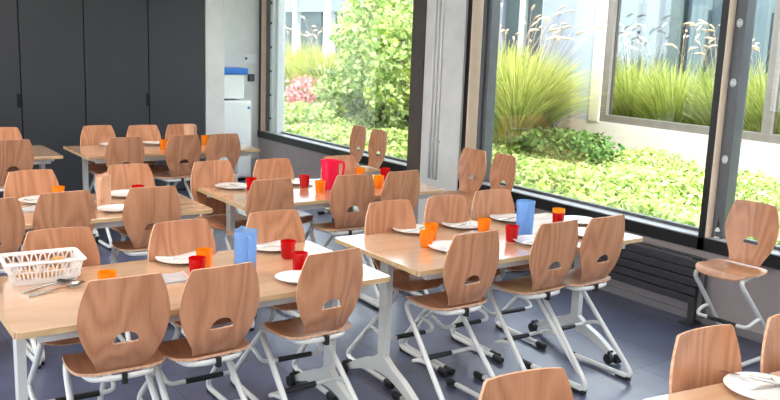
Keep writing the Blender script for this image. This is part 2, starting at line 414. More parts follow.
# ------------------------------------------------------------------ chair
def make_chair():
    t = thing('dining_chair', None, 'chair')
    # backrest: half widths against height, waist at the foot, widest two thirds up
    prof = spline([(.098, .566), (.110, .60), (.136, .65), (.158, .705), (.1685, .76), (.166, .81), (.154, .865), (.134, .920)], 5)
    top = [(.130, .928), (.124, .932), (.08, .934), (.03, .9345)]
    half = prof+top
    outline = [(x, z) for x, z in half]+[(-x, z) for x, z in reversed(half)]
    hole = [(.049, .682), (.049, .686)]+[(.047*math.cos(a), .686+.037*math.sin(a)) for a in [PI*k/12 for k in range(1, 12)]]+[(-.049, .686), (-.049, .682), (-.042, .678), (.042, .678)]
    def mapb(x, z):
        y = .9*x*x + .13*(.932-z) + .024*max(0, (.66-z)/.095)**1.6 - .008*math.sin(PI*(z-.566)/.36)
        return Vector((x, y, z))
    shell(outline, [hole], mapb, .0095, .026, 'backrest', [M['beech'], M['ply_edge']], t)
    # seat
    h = spline([(.100, .064), (.142, .078), (.166, .105), (.176, .17), (.177, .25), (.168, .315), (.148, .350), (.11, .368), (.05, .374)], 5)
    so = [(x, y) for x, y in h]+[(-x, y) for x, y in reversed(h)]
    def maps(x, y):
        z = .553 + .016*math.cos(min(1, (y-.03)/.37)*PI)*0 - .010*math.sin(PI*min(1, max(0, (y-.05)/.28))) - 2.2*max(0, y-.29)**1.7 + .25*x*x
        return Vector((x, y, z))
    shell(so, [], maps, .0105, .03, 'seat', [M['beech_seat'], M['ply_edge']], t)
    # legs
    for s in (-1, 1):
        bm = bmesh.new()
        path = bend([(s*.10, .13, .530), (s*.135, .335, .522), (s*.140, .362, .488), (s*.170, -.045, .022), (s*.168, -.035, .020), (s*.168, .36, .020)], .045, 7)
        path = bend([(s*.105, .10, .530), (s*.150, .375, .528), (s*.182, -.118, .022), (s*.178, .33, .022)], .085, 10)
        tube(bm, path, .0135, 10); leg = obj('leg', bm, M['steel'], t, True, 60)
        bm = bmesh.new(); tube(bm, [(s*.178, .315, .021), (s*.178, .385, .021)], .0165, 10); box(bm, (s*.178-.012, .32, 0), (s*.178+.012, .38, .01)); obj('end_cap', bm, M['rubber'], leg, True, 40)
        bm = bmesh.new(); box(bm, (s*.181-.014, -.075, 0), (s*.181+.014, .01, .012), bev=.002); box(bm, (s*.181-.012, -.082, 0), (s*.181+.012, -.06, .026), bev=.002); obj('foot_pad', bm, M['rubber'], leg)
    # foot rest loop
    L = bend([(-.166, .125, .272), (-.172, .20, .266), (-.165, .262, .235), (.165, .262, .235), (.172, .20, .266), (.166, .125, .272)], .05, 8)
    bm = bmesh.new(); tube(bm, L, .0105, 10); fr = obj('foot_rest', bm, M['steel'], t, True, 60)
    bm = bmesh.new(); tube(bm, [(-.10, .262, .235), (.085, .262, .235)], .0135, 10); obj('rubber_sleeve', bm, M['rubber'], fr, True, 40)
    # support under the seat with its black clip
    bm = bmesh.new(); tube(bm, bend([(-.13, .16, .528), (-.12, .085, .530), (-.06, .063, .530), (.06, .063, .530), (.12, .085, .530), (.13, .16, .528)], .04, 5), .012, 8, flat=.7)
    sup = obj('seat_support', bm, M['steel'], t, True, 60)
    bm = bmesh.new(); box(bm, (-.010, .046, .506), (.010, .07, .548), bev=.002); obj('clip', bm, M['rubber'], sup)
    return t
chair0 = make_chair(); chair_used = [False]
def chair(x, y, deg, label, group):
    c = chair0 if not chair_used[0] else copy_tree(chair0)
    chair_used[0] = True
    c.location = (x, y, 0); c.rotation_euler = (0, 0, math.radians(deg)); tag(c, label, 'chair', group); c['group'] = group
    return c
GA = 'beech chairs around the front left table'; GB = 'beech chairs around the front right table'
GC = 'beech chairs around the middle window-side table'; GD = 'beech chairs around the left middle table'
GE = 'beech chairs around the back table'; GF = 'beech chairs at the far left table'; GW = 'spare chairs along the windows'; GG = 'beech chairs at the bottom right table'
chair(.934, 2.985, -2, 'beech chair tucked at the front left table, back to us, nearest the metal spoons', GA)
chair(1.307, 2.965, 3, 'middle near chair of the front left table, back to us, below red and orange cups', GA)
chair(1.812, 2.975, 4, 'near chair at the right end of the front left table, red cup beside it', GA)
chair(.915, 3.885, 177, 'beech chair on the far side of the front left table, right behind the white basket', GA)
chair(1.453, 3.82, 181, 'far side chair of the front left table, behind the plate and orange cup', GA)
chair(1.958, 3.85, 178, 'beech chair on far side of front left table, behind the blue pitcher and red cup', GA)
chair(2.60, 2.985, 0, 'beech chair with back to us nearest the front left corner of the right table', GB)
chair(3.156, 2.99, 1, 'middle near chair of the right table, back to us, next to red cup and pitcher', GB)
chair(3.504, 2.975, 1, 'near chair at the window end of the right table, back to us, before the radiator', GB)
chair(2.666, 3.835, 178, 'far side beech chair at the left end of the right table, behind the first plate', GB)
chair(3.06, 3.83, 179, 'far side beech chair in the middle of the right table, behind two orange cups', GB)
chair(3.46, 3.88, 177, 'far side beech chair of the right table nearest the windows, beside the blue pitcher', GB)
chair(2.404, 4.72, 2, 'beech chair with back to us at the left of the table carrying the pink pitcher', GC)
chair(2.986, 4.68, -3, 'beech chair with back to us directly right of the pink pitcher', GC)
chair(3.389, 4.69, 4, 'near chair at the right end of the pink pitcher table, towards the pier', GC)
chair(2.807, 5.54, 181, 'beech chair facing us behind the red cups of the pink pitcher table', GC)
chair(3.358, 5.52, 179, 'beech chair facing us right behind the pink pitcher', GC)
chair(2.36, 5.589, 181, 'beech chair facing us at the left corner of the pink pitcher table', GC)
chair(1.17, 4.765, 3, 'beech chair with back to us left of the beige pitcher on the left middle table', GD)
chair(1.646, 4.73, -3, 'beech chair with back to us right of the beige pitcher on the left middle table', GD)
chair(.78, 4.70, 2, 'beech chair with back to us at the left picture edge, behind the white basket', GD)
chair(1.164, 5.60, 183, 'beech chair facing us behind the orange cup of the left middle table', GD)
chair(1.791, 5.64, 180, 'beech chair facing us behind the red cup of the left middle table', GD)
chair(2.241, 7.09, 4, 'leftmost beech chair with back to us at the back table', GE)
chair(2.754, 7.09, 6, 'middle beech chair with back to us at the back table, showing its handle hole', GE)
chair(3.124, 7.09, 1, 'rightmost beech chair with back to us at the back table, before the white cabinet', GE)
chair(2.275, 8.06, 184, 'far side beech chair at the left of the back table, against the dark panels', GE)
chair(2.682, 7.99, 178, 'far side beech chair in the middle of the back table, against the dark panels', GE)
chair(3.05, 7.98, 183, 'far side beech chair of the back table, behind its beige pitcher', GE)
chair(1.368, 7.16, 6, 'beech chair with back to us at the table end by the left picture edge', GF)
chair(1.46, 8.10, 182, 'beech chair facing us at the far left table, in front of the dark panels', GF)
chair(4.74, 7.353, 85, 'brown looking chair with its back to the left window, left one of the pair', GW)
chair(4.73, 6.974, 87, 'brown looking chair with its back to the left window, right one of the pair', GW)
chair(4.68, 5.466, 93, 'brown looking spare chair right beside the concrete pier, back to the window', GW)
chair(4.70, 5.097, 84, 'brown looking spare chair right of the one beside the pier, back to the window', GW)
chair(4.71, 2.885, 93, 'light beech chair standing alone by the right window with its seat towards the room', GW)
chair(2.356, 1.585, 176, 'beech chair facing us behind the plate on the bottom right table', GG)
chair(2.79, 1.54, 174, 'beech chair cut by the right picture edge at the bottom right table', GG)
chair(1.579, 1.60, 172, 'beech chair top at the bottom centre of the picture, left of the bottom right table', GG)

# ------------------------------------------------------------------ table
TL, TW, TH = 1.6, .77, .76
def make_table():
    t = thing('dining_table', None, 'table')
    bm = bmesh.new(); box(bm, (0, 0, TH-.024), (TL, TW, TH), 0, 0)
    bm.normal_update()
    for f in bm.faces: f.material_index = 0 if abs(f.normal.z) > .5 else 1
    vert = [e for e in bm.edges if abs(e.verts[0].co.z-e.verts[1].co.z) > .01]
    bmesh.ops.bevel(bm, geom=vert, offset=.012, segments=3, affect='EDGES')
    bmesh.ops.bevel(bm, geom=[e for e in bm.edges if abs(e.verts[0].co.z-e.verts[1].co.z) < .001 and e.verts[0].co.z > TH-.001], offset=.0015, segments=1, affect='EDGES')
    obj('table_top', bm, [M['top'], M['top_edge']], t)
    for y in (.055, TW-.055-.025):
        bm = bmesh.new(); box(bm, (.09, y, TH-.068), (TL-.09, y+.025, TH-.026), bev=.002); obj('rail', bm, M['steel'], t)
    for x in (.088, TL-.088):
        s = 1 if x < .5 else -1
        bm = bmesh.new()
        # flat column widening to the top, arched foot: outline in y-z, extruded in x
        c = TW/2
        out = [(c-.036, .712), (c-.030, .30), (c-.030, .205)]
        outer = spline([(c-.030, .205), (c-.10, .165), (c-.20, .125), (c-.31, .062), (c-.335, .045)], 5)[1:]
        inner = spline([(c-.345, .085-.075), (c-.20, .068), (c-.08, .105), (c, .112)], 5)
        outer[-1] = (c-.345, .055)
        L_ = out+outer+inner
        R_ = [(2*c-y, z) for y, z in reversed(L_[:-1])]
        poly = L_+R_
        a = [bm.verts.new((x-.017, y, z)) for y, z in poly]; b = [bm.verts.new((x+.017, y, z)) for y, z in poly]
        n = len(poly)
        # fill by strips mirrored about the arch: use triangle fill
        ea = [bm.edges.new((a[i], a[(i+1) % n])) for i in range(n)]; eb = [bm.edges.new((b[i], b[(i+1) % n])) for i in range(n)]
        bmesh.ops.triangle_fill(bm, edges=ea, use_beauty=True); bmesh.ops.triangle_fill(bm, edges=eb, use_beauty=True)
        for i in range(n): bm.faces.new([a[i], a[(i+1) % n], b[(i+1) % n], b[i]])
        leg = obj('leg', bm, M['steel'], t)
        bm = bmesh.new(); box(bm, (x-.03, .07, .708), (x+.03, TW-.07, .735), bev=.002)
        box(bm, (x-.021-.003, c-.012, .64), (x+.023, c+.012, .66)); obj('bracket', bm, M['steel'], t)
        for yy in (c-.345, c+.345):
            q = -1 if yy < c else 1
            bm = bmesh.new(); box(bm, (x-.023, yy-.012, .008), (x+.023, yy+.012, .062), bev=.004); obj('foot_cap', bm, M['rubber'], leg)
            bm = bmesh.new(); cx = x-.045; cy = yy-q*.03
            tube(bm, [(cx-.012, cy, .032), (cx+.012, cy, .032)], .030, 16); tube(bm, [(cx, cy, .03), (cx, cy, .075)], .009, 8)
            tube(bm, [(cx, cy, .072), (cx+.03, cy, .072)], .008, 8)
            obj('caster', bm, M['rubber'], leg, True, 40)
    return t
TABLES = dict(
    A=(.560, 3.054, 0, 'front left beech table carrying the white basket, spoons and blue pitcher'),
    B=(2.316, 3.065, 0, 'right beech table near the radiator with many plates and orange cups'),
    C=(2.233, 4.787, 0, 'beech table carrying the pink pitcher, in front of the left window'),
    D=(.441, 4.80, 0, 'left middle beech table with the tall beige pitcher beside a red cup'),
    E=(1.954, 7.241, 0, 'back beech table in front of the dark panels and white cabinet'),
    F=(.20, 7.37, 0, 'beech table at the left picture edge, mostly hidden behind chairs'),
    G=(1.95, .803, -7.5, 'beech table in the bottom right corner with one plate and cutlery'))
tab0 = make_table()
for i, (k, (x, y, a, lab)) in enumerate(TABLES.items()):
    c = tab0 if i == 0 else copy_tree(tab0)
    c.location = (x, y, 0); c.rotation_euler = (0, 0, math.radians(a)); tag(c, lab, 'table', 'dining tables')

# ------------------------------------------------------------------ tableware
Z0 = TH+.0005
def make_cup(mat, name='cup'):
    t = thing(name, None, 'cup')
    bm = bmesh.new(); seg = 20
    lathe(bm, [(.024, 0), (.029, .003), (.033, .045), (.0365, .085), (.0345, .085), (.031, .045), (.026, .007), (.001, .006)], seg, cap_last=True)
    # panelled sides
    for v in bm.verts:
        r = math.hypot(v.co.x, v.co.y)
        if r > .02 and .002 < v.co.z < .07:
            k = round(math.degrees(math.atan2(v.co.y, v.co.x))/18)
            f = .975 if k % 2 else 1.02
            v.co.x *= f; v.co.y *= f
    obj('tumbler', bm, mat, t, True, 25)
    return t
cups = {}
def cup(kind, x, y, label, z=Z0, grp='plastic cups on the tables'):
    if kind not in cups: cups[kind] = c = make_cup(M[kind]); c.scale = (1.04, 1.04, 1.0)
    else: c = copy_tree(cups[kind])
    c.location = (x, y, z); c.rotation_euler = (0, 0, random.random()*6); tag(c, label, 'cup', grp); return c
plate0 = []
def plate(x, y, label, r=1., rz=0):
    if not plate0:
        bm = bmesh.new()
        lathe(bm, [(.06, 0), (.064, 0), (.075, .005), (.105, .014), (.120, .019), (.1215, .0205), (.119, .0215), (.104, .0175), (.078, .0095), (.07, .0075), (.001, .0075)], 40, cap_last=True)
        o = obj('plate', bm, M['porcelain'], None, True, 60); plate0.append(o)
    else: o = plate0[0].copy(); COL.objects.link(o)
    o.location = (x, y, Z0); o.scale = (r, r, 1); tag(o, label, 'plate', 'white plates on the tables'); return o
def fork_bm():
    bm = bmesh.new()
    tube(bm, [(0, -.095, .001), (0, -.05, .003), (0, .0, .004), (0, .03, .003), (0, .045, .001)], [.0055, .005, .0032, .003, .006], 8, flat=.4)
    for v in bm.verts: pass
    for x in (-.0075, -.0025, .0025, .0075): tube(bm, [(x*.8, .043, .001), (x, .065, .001), (x, .092, .004)], .0014, 6)
    return bm
def knife_bm():
    bm = bmesh.new()
    tube(bm, [(0, -.10, .002), (0, -.06, .003), (0, -.01, .003)], [.005, .006, .005], 8, flat=.6)
    pts = [(-.005, -.01), (.006, -.01), (.0075, .03), (.007, .075), (.002, .10), (-.003, .09), (-.005, .05)]
    a = [bm.verts.new((x, y, .0015)) for x, y in pts]; b = [bm.verts.new((x, y, .0035)) for x, y in pts]
    bm.faces.new(a); bm.faces.new(b[::-1])
    for i in range(len(pts)): bm.faces.new([a[i], a[(i+1) % len(pts)], b[(i+1) % len(pts)], b[i]])
    return bm
def spoon_bm(L=.26):
    bm = bmesh.new()
    tube(bm, [(0, -L*.5, .002), (0, -L*.3, .004), (0, L*.05, .006), (0, L*.22, .003)], [.008, .0075, .0045, .006], 8, flat=.4)
    # bowl
    R = []
    for j in range(6):
        t = j/5
        R.append([bm.verts.new((.026*t*math.cos(a), L*.32+.044*t*math.sin(a), .001+.011*t*t)) for a in [2*PI*k/16 for k in range(16)]] if j else [bm.verts.new((0, L*.32, .001))])
    for k in range(16): bm.faces.new([R[0][0], R[1][k], R[1][(k+1) % 16]])
    for j in range(1, 5):
        for k in range(16): bm.faces.new([R[j][k], R[j+1][k], R[j+1][(k+1) % 16], R[j][(k+1) % 16]])
    bmesh.ops.solidify(bm, geom=[f for f in bm.faces if all(any(v in r for r in R) for v in f.verts)], thickness=.0012)
    return bm
cut = {}
def cutlery(kind, x, y, z, deg, label, tilt=0, roll=0):
    if kind not in cut:
        o = obj(kind, {'fork': fork_bm, 'table_knife': knife_bm, 'serving_spoon': spoon_bm}[kind](), M['chrome'], None, True, 40); cut[kind] = o
    else: o = cut[kind].copy(); COL.objects.link(o)
    o.location = (x, y, z); o.rotation_euler = (math.radians(tilt), math.radians(roll), math.radians(deg))
    tag(o, label, kind.replace('table_', '').replace('serving_', ''), 'cutlery on the tables'); return o
def napkin(x, y, deg, label, w=.15, d=.12, stripe=False):
    t = thing('napkin', label, 'napkin', (x, y, Z0), math.radians(deg), 'paper napkins')
    bm = bmesh.new(); n = 8
    for lay in range(2):
        g = [[bm.verts.new(((i/n-.5)*w*(1-.08*lay), (j/n-.5)*d*(1-.1*lay), .001+lay*.004+.006*(i/n)**3*(.4+lay)+.0015*math.sin(j*1.3+i))) for j in range(n+1)] for i in range(n+1)]
        for i in range(n):
            for j in range(n): bm.faces.new([g[i][j], g[i+1][j], g[i+1][j+1], g[i][j+1]])
    bmesh.ops.solidify(bm, geom=bm.faces[:], thickness=.0012)
    obj('paper', bm, M['paper'], t, True, 50)
    if stripe:
        bm = bmesh.new(); box(bm, (w*.5-.02, -d*.45, .0155), (w*.5-.008, d*.3, .017)); obj('printed_stripe', bm, M['paperpink'], t)
    return t
def pitcher(mat, x, y, deg, label, H=.19, R=.052, inner=None):
    t = thing('pitcher', label, 'pitcher', (x, y, Z0), math.radians(deg), None)
    bm = bmesh.new(); seg = 32
    rings = lathe(bm, [(R*.86, 0), (R*.92, .004), (R*.95, H*.4), (R, H*.9), (R*1.04, H), (R*.99, H), (R*.95, H*.9), (R*.89, H*.4), (R*.84, .008), (.001, .008)], seg, cap_last=True)
    for ri in (3, 4, 5, 6):      # spout pulled out at +x
        for k in range(seg):
            a = 2*PI*k/seg; a = min(a, 2*PI-a)
            if a < .5:
                w = (math.cos(a/.5*PI)+1)/2*(1 if ri in (4, 5) else .4)
                rings[ri][k].co.x += .022*w; rings[ri][k].co.z += .006*w
    obj('jug_body', bm, mat, t, True, 50)
    bm = bmesh.new()
    tube(bm, bend([(-R*.92, 0, H*.90), (-R*1.62, 0, H*.93), (-R*1.70, 0, H*.75), (-R*1.45, 0, H*.30), (-R*.90, 0, H*.22)], .022, 6), .0085, 10, flat=1.15)
    obj('handle', bm, mat, t, True, 60)
    return t
# front left table
plate(1.427, 3.726, 'white plate with a fork left of the orange cup, front left table')
cutlery('fork', 1.43, 3.72, Z0+.010, 55, 'small fork lying on the plate left of the orange cup, front left table')
cup('orange', 1.474, 3.575, 'orange cup right behind the dark red cup on the front left table')
cup('red', 1.392, 3.452, 'red cup half hidden behind the middle near chair of the front left table')
napkin(1.27, 3.46, -8, 'crumpled white napkin with a pinkish edge between the first two near chairs', .16, .15, True)
pitcher(M['blue'], 1.602, 3.41, 80, 'translucent blue pitcher on the front left table between two near chairs', .195, .052)
plate(1.906, 3.749, 'white plate with a fork right of the blue pitcher on the front left table')
cutlery('fork', 1.905, 3.75, Z0+.010, 60, 'fork on the plate beside the blue pitcher of the front left table')
cup('red', 1.894, 3.555, 'red cup standing in front of the plate right of the blue pitcher, left table')
cup('red', 1.835, 3.33, 'red cup closest to the right end near chair of the front left table')
plate(1.745, 3.19, 'small white plate mostly hidden behind the right end near chair of the left table', .8)
cup('orange', .985, 3.40, 'orange cup whose rim peeks above the leftmost near chair, beside the spoons')
cutlery('serving_spoon', .800, 3.578, Z0+.002, -64, 'large metal spoon lying beside the white basket, the one nearer the basket')
cutlery('serving_spoon', .815, 3.505, Z0+.002, -69, 'large metal spoon below the other one, nearer the table edge')
# basket
t = thing('basket', 'white plastic basket with arched slots holding bread at the left front table', 'basket', (.805, 3.715, Z0), math.radians(-3))
def basket_parts(t):
    B0 = (.124, .076); R0 = (.151, .098); H = .095
    def P(u, z):     # u along perimeter side coordinates (sx, sy in -1..1)
        f = z/H; return ((B0[0]+(R0[0]-B0[0])*f)*u[0], (B0[1]+(R0[1]-B0[1])*f)*u[1], z)
    def ring(bm, z0, z1, th):
        cs = [(-1, -1), (1, -1), (1, 1), (-1, 1)]
        for i in range(4):
            a, b = cs[i], cs[(i+1) % 4]
            o = [P(a, z0), P(b, z0), P(b, z1), P(a, z1)]
            nx = (a[0]+b[0])/2; ny = (a[1]+b[1])/2
            inn = [(p[0]-nx*th, p[1]-ny*th, p[2]) for p in o]
            vo = [bm.verts.new(p) for p in o]; vi = [bm.verts.new(p) for p in inn]
            bm.faces.new(vo); bm.faces.new(vi[::-1])
            for k in range(4): bm.faces.new([vo[k], vi[k], vi[(k+1) % 4], vo[(k+1) % 4]])
    bm = bmesh.new(); box(bm, (-B0[0], -B0[1], 0), (B0[0], B0[1], .003)); ring(bm, 0, .022, .003); ring(bm, .050, .057, .003); ring(bm, .086, H, .003)
    cs = [((-1, -1), (1, -1), 17), ((1, -1), (1, 1), 10), ((1, 1), (-1, 1), 17), ((-1, 1), (-1, -1), 10)]
    for a, b, n in cs:
        for k in range(n+1):
            u = (a[0]+(b[0]-a[0])*k/n, a[1]+(b[1]-a[1])*k/n)
            p = P(u, .02); q = P(u, .052); nx = -(a[0]+b[0])/2*.0015; ny = -(a[1]+b[1])/2*.0015
            w = .0040 if 0 < k < n else .008
            tube(bm, [(p[0]+nx, p[1]+ny, p[2]), (q[0]+nx, q[1]+ny, q[2])], w, 5)
        m = n//2
        for k in range(m):   # arches above
            pts = []
            for j in range(7):
                s = j/6; uu = (k+.12+.76*s)/m; z = .056+.031*math.sin(PI*s)**.6
                u = (a[0]+(b[0]-a[0])*uu, a[1]+(b[1]-a[1])*uu); pp = P(u, z); pts.append((pp[0]-(a[0]+b[0])/2*.0015, pp[1]-(a[1]+b[1])/2*.0015, pp[2]))
            tube(bm, pts, .0040, 5)
    obj('body', bm, M['basket'], t, True, 35)
    bm = bmesh.new()
    for (w, d, z, q) in ((R0[0]+.001, R0[1]+.001, H+.001, .0035), (R0[0]+.006, R0[1]+.006, H+.001, .0035), (R0[0]+.010, R0[1]+.010, H-.002, .0035)):
        P4 = [Vector((0, -d, z)), Vector((w, -d, z)), Vector((w, d, z)), Vector((-w, d, z)), Vector((-w, -d, z)), Vector((0, -d, z))]
        tube(bm, bend(P4, .022, 5), q, 6)
    obj('rim', bm, M['basket'], t, True, 60)
basket_parts(t)
def breadpiece(x, y, z, s, deg, lab):
    bm = bmesh.new(); bmesh.ops.create_icosphere(bm, subdivisions=3, radius=1)
    for v in bm.verts:
        k = 1+.12*math.sin(v.co.x*5)*math.cos(v.co.y*4)
        v.co = Vector((v.co.x*s*1.6*k, v.co.y*s*k, max(-.6, v.co.z)*s*.75*k))
    o = obj('bread_piece', bm, M['bread'], None, True); o.location = (x, y, z); o.rotation_euler = (0, 0, math.radians(deg))
    tag(o, lab, 'bread', 'bread in the basket')
breadpiece(.875, 3.75, Z0+.062, .024, 30, 'piece of crusty bread on top in the white basket, at the right')
breadpiece(.745, 3.72, Z0+.022, .026, -10, 'piece of bread low in the white basket, at the left')
breadpiece(.825, 3.70, Z0+.022, .028, 15, 'piece of bread low in the white basket, near the front slots')
breadpiece(.875, 3.76, Z0+.0235, .027, 80, 'piece of bread in the white basket under the top piece')
# right table
plate(2.790, 3.755, 'white plate at the far left corner of the right table'); cutlery('fork', 2.80, 3.75, Z0+.01, -70, 'fork lying on the plate at the far left corner of the right table')
cup('orange', 2.770, 3.57, 'taller looking orange cup behind another orange cup at the right table plates')
cup('orange', 2.642, 3.44, 'orange cup in front of the other one, near the left end of right table')
plate(2.722, 3.33, 'white plate beside the nearest near chair of the right table'); cutlery('table_knife', 2.715, 3.335, Z0+.01, -50, 'knife on the plate beside the nearest near chair of the right table')
plate(3.125, 3.735, 'white plate in front of the middle far chair of the right table'); cutlery('table_knife', 3.12, 3.735, Z0+.01, -75, 'knife on the plate before the middle far chair of the right table')
cutlery('fork', 3.10, 3.70, Z0+.012, -60, 'fork on the plate before the middle far chair of the right table')
napkin(3.02, 3.545, 12, 'white folded napkin lying left of the single orange cup on the right table', .17, .09)
cup('orange', 3.125, 3.545, 'orange cup between the napkin and the red cup on the right table')
plate(3.511, 3.755, 'white plate left of the blue pitcher on the right table, far side'); cutlery('table_knife', 3.50, 3.755, Z0+.01, -80, 'knife on the plate left of the blue pitcher on the right table')
pitcher(M['blue'], 3.335, 3.44, 250, 'translucent blue pitcher standing on the right table behind the red cup', .19, .052)
cup('red', 3.144, 3.335, 'red cup in front of the blue pitcher on the right table')
plate(3.225, 3.235, 'white plate behind the middle near chair of the right table'); cutlery('fork', 3.22, 3.245, Z0+.01, -80, 'fork on the plate behind the middle near chair of the right table')
c1 = cup('red', 3.665, 3.50, 'red cup carrying a yellow cup nested in it, window end of the right table')
cup('yellow', 3.665, 3.50, 'yellow cup nested in the red cup at the window end of the right table', Z0+.022)
plate(3.86, 3.52, 'white plate at the window end of the right table, right of the nested cups'); cutlery('fork', 3.85, 3.53, Z0+.01, -70, 'fork on the plate at the window end of the right table')
plate(3.63, 3.26, 'white plate seen between the two rightmost near chairs of the right table'); cutlery('table_knife', 3.62, 3.26, Z0+.01, 20, 'knife on the plate between the two rightmost near chairs of the right table')
# pink pitcher table
plate(2.445, 5.42, 'white plate with cutlery at the left end of the pink pitcher table')
cutlery('fork', 2.44, 5.42, Z0+.011, 75, 'fork across the left end plate of the pink pitcher table'); cutlery('table_knife', 2.49, 5.43, Z0+.011, 20, 'knife across the left end plate of the pink pitcher table')
cup('red', 2.53, 5.30, 'red cup right beside the left end plate of the pink pitcher table')
plate(2.95, 5.41, 'white plate behind the near left chair, between the two red cups, pink pitcher table')
cup('red', 2.93, 5.27, 'red cup left of the pink pitcher')
pitcher(M['pink'], 3.065, 5.14, -10+180, 'bright pink pitcher with a handle on the window-side middle table', .205, .062)
cup('orange', 2.914, 5.02, 'orange cup in front of the pink pitcher')
cup('orange', 3.42, 5.05, 'orange cup between the two right near chairs of the pink pitcher table')
cup('orange', 3.50, 5.42, 'orange cup behind the near chair right of the pink pitcher')
plate(3.36, 5.40, 'white plate just right of the pink pitcher')
cup('red', 3.68, 5.35, 'red cup barely seen at the right end of the pink pitcher table')
# left middle table
plate(1.175, 5.42, 'white plate left of the orange cup on the left middle table'); cutlery('fork', 1.17, 5.42, Z0+.01, 60, 'fork on the plate left of the orange cup, left middle table')
cup('orange', 1.29, 5.44, 'orange cup on the left middle table beside a plate')
napkin(1.07, 5.20, 20, 'white napkin in front of the plate on the left middle table', .13, .12)
pitcher(M['salmon'], 1.475, 5.12, 60, 'tall opaque beige pitcher with handle on the left middle table', .195, .044)
plate(1.70, 5.42, 'white plate behind the beige pitcher next to the red cup, left middle table')
cup('red', 1.742, 5.30, 'red cup right of the beige pitcher on the left middle table')
plate(1.50, 4.98, 'white plate between the two near chairs of the left middle table', .85)
# back table
plate(2.35, 7.86, 'small white plate at the left of the back table', .9)
plate(2.76, 7.86, 'white plate in the middle of the back table, left of the orange cup'); cutlery('fork', 2.75, 7.86, Z0+.01, 70, 'fork on the middle plate of the back table')
cup('orange', 2.715, 7.52, 'orange cup left of the near middle chair at the back table')
pitcher(M['salmon'], 3.07, 7.80, 200, 'beige pitcher on the back table, before the dark panels', .19, .050)
cup('orange', 3.205, 7.74, 'orange cup right of the beige pitcher on the back table')
cup('green', 3.285, 7.74, 'green cup right of the orange one on the back table')
# bottom right table
plate(2.445, 1.40, 'large white plate on the bottom right table', 1.02)
cutlery('table_knife', 2.455, 1.475, Z0+.024, 14, 'knife resting with its tip over the rim of the bottom right plate', tilt=-4)
cutlery('table_knife', 2.50, 1.40, Z0+.010, 75, 'knife crossing the bottom right plate towards the picture edge')
cutlery('fork', 2.51, 1.40, Z0+.014, -40, 'fork lying on the bottom right plate')

# bottle on the sill
t = thing('bottle', 'small white bottle with a tall black cap on the sill by the mullion', 'bottle', (XW+.06, 3.33, .5885))
bm = bmesh.new(); lathe(bm, [(.018, 0), (.020, .004), (.020, .055), (.010, .068), (.010, .072)], 16, cap_last=True); obj('body', bm, M['whiteplastic'], t, True, 50)
bm = bmesh.new(); lathe(bm, [(.011, .0725), (.011, .10), (.006, .115), (.005, .15)], 14, cap_last=True); obj('cap', bm, M['rubber'], t, True, 50)
bm = bmesh.new(); lathe(bm, [(.0205, .012), (.0207, .013), (.0207, .045), (.0205, .046)], 16, cap_first=False); obj('paper_label', bm, M['greypost'], t, True, 50)

# ------------------------------------------------------------------ garden
ZG = .35; XF = 9.20
tag(struct('ground', [((XW+.2, -8, ZG-.6), (16, 32, ZG))], M['soil']), None, None)
def quads(name, C, D, U, mat, label=None, cat=None, kind=None, parent=None, group=None, leaf=True):
    """C centres, D long axis (half), U short axis (half): pointed leaves as 4-gons with a fold"""
    n = len(C); V = np.empty((n, 4, 3))
    V[:, 0] = C-D; V[:, 1] = C+U; V[:, 2] = C+D; V[:, 3] = C-U
    me = bpy.data.meshes.new(name)
    me.vertices.add(n*4); me.vertices.foreach_set('co', V.reshape(-1).astype(np.float32))
    me.loops.add(n*4); me.loops.foreach_set('vertex_index', np.arange(n*4, dtype=np.int32))
    me.polygons.add(n); me.polygons.foreach_set('loop_start', np.arange(0, n*4, 4, dtype=np.int32)); me.update(calc_edges=True)
    me.materials.append(mat)
    o = bpy.data.objects.new(name, me); COL.objects.link(o)
    if parent is not None: o.parent = parent
    tag(o, label, cat, group, kind); return o
def randdirs(n, zb=0.):
    v = RNG.normal(size=(n, 3)); v[:, 2] += zb; return v/np.linalg.norm(v, axis=1)[:, None]
def leafaxes(n, L, W, zb=0., nz=1.):
    nrm = RNG.normal(size=(n, 3)); nrm[:, 2] += nz; nrm /= np.linalg.norm(nrm, axis=1)[:, None]
    d = np.cross(nrm, randdirs(n)); d /= np.linalg.norm(d, axis=1)[:, None]; u = np.cross(nrm, d)
    s = RNG.uniform(.6, 1.3, n)[:, None]; return d*L*s, u*W*s
n = 70000
C = np.stack([RNG.uniform(XW+.30, XF-.02, n), RNG.uniform(-1, 19, n), np.zeros(n)], 1)
hump = .10+.05*np.sin(C[:, 0]*2.3+C[:, 1]*1.7)+.04*np.sin(C[:, 1]*4.1-C[:, 0]*3)
C[:, 2] = ZG+hump*RNG.uniform(.35, 1.1, n)
D, U = leafaxes(n, .038, .022, nz=1.4)
quads('ground_cover', C, D, U, M['cover'], 'low bright green ground cover plants filling the bed outside the windows', 'ground cover', 'stuff')

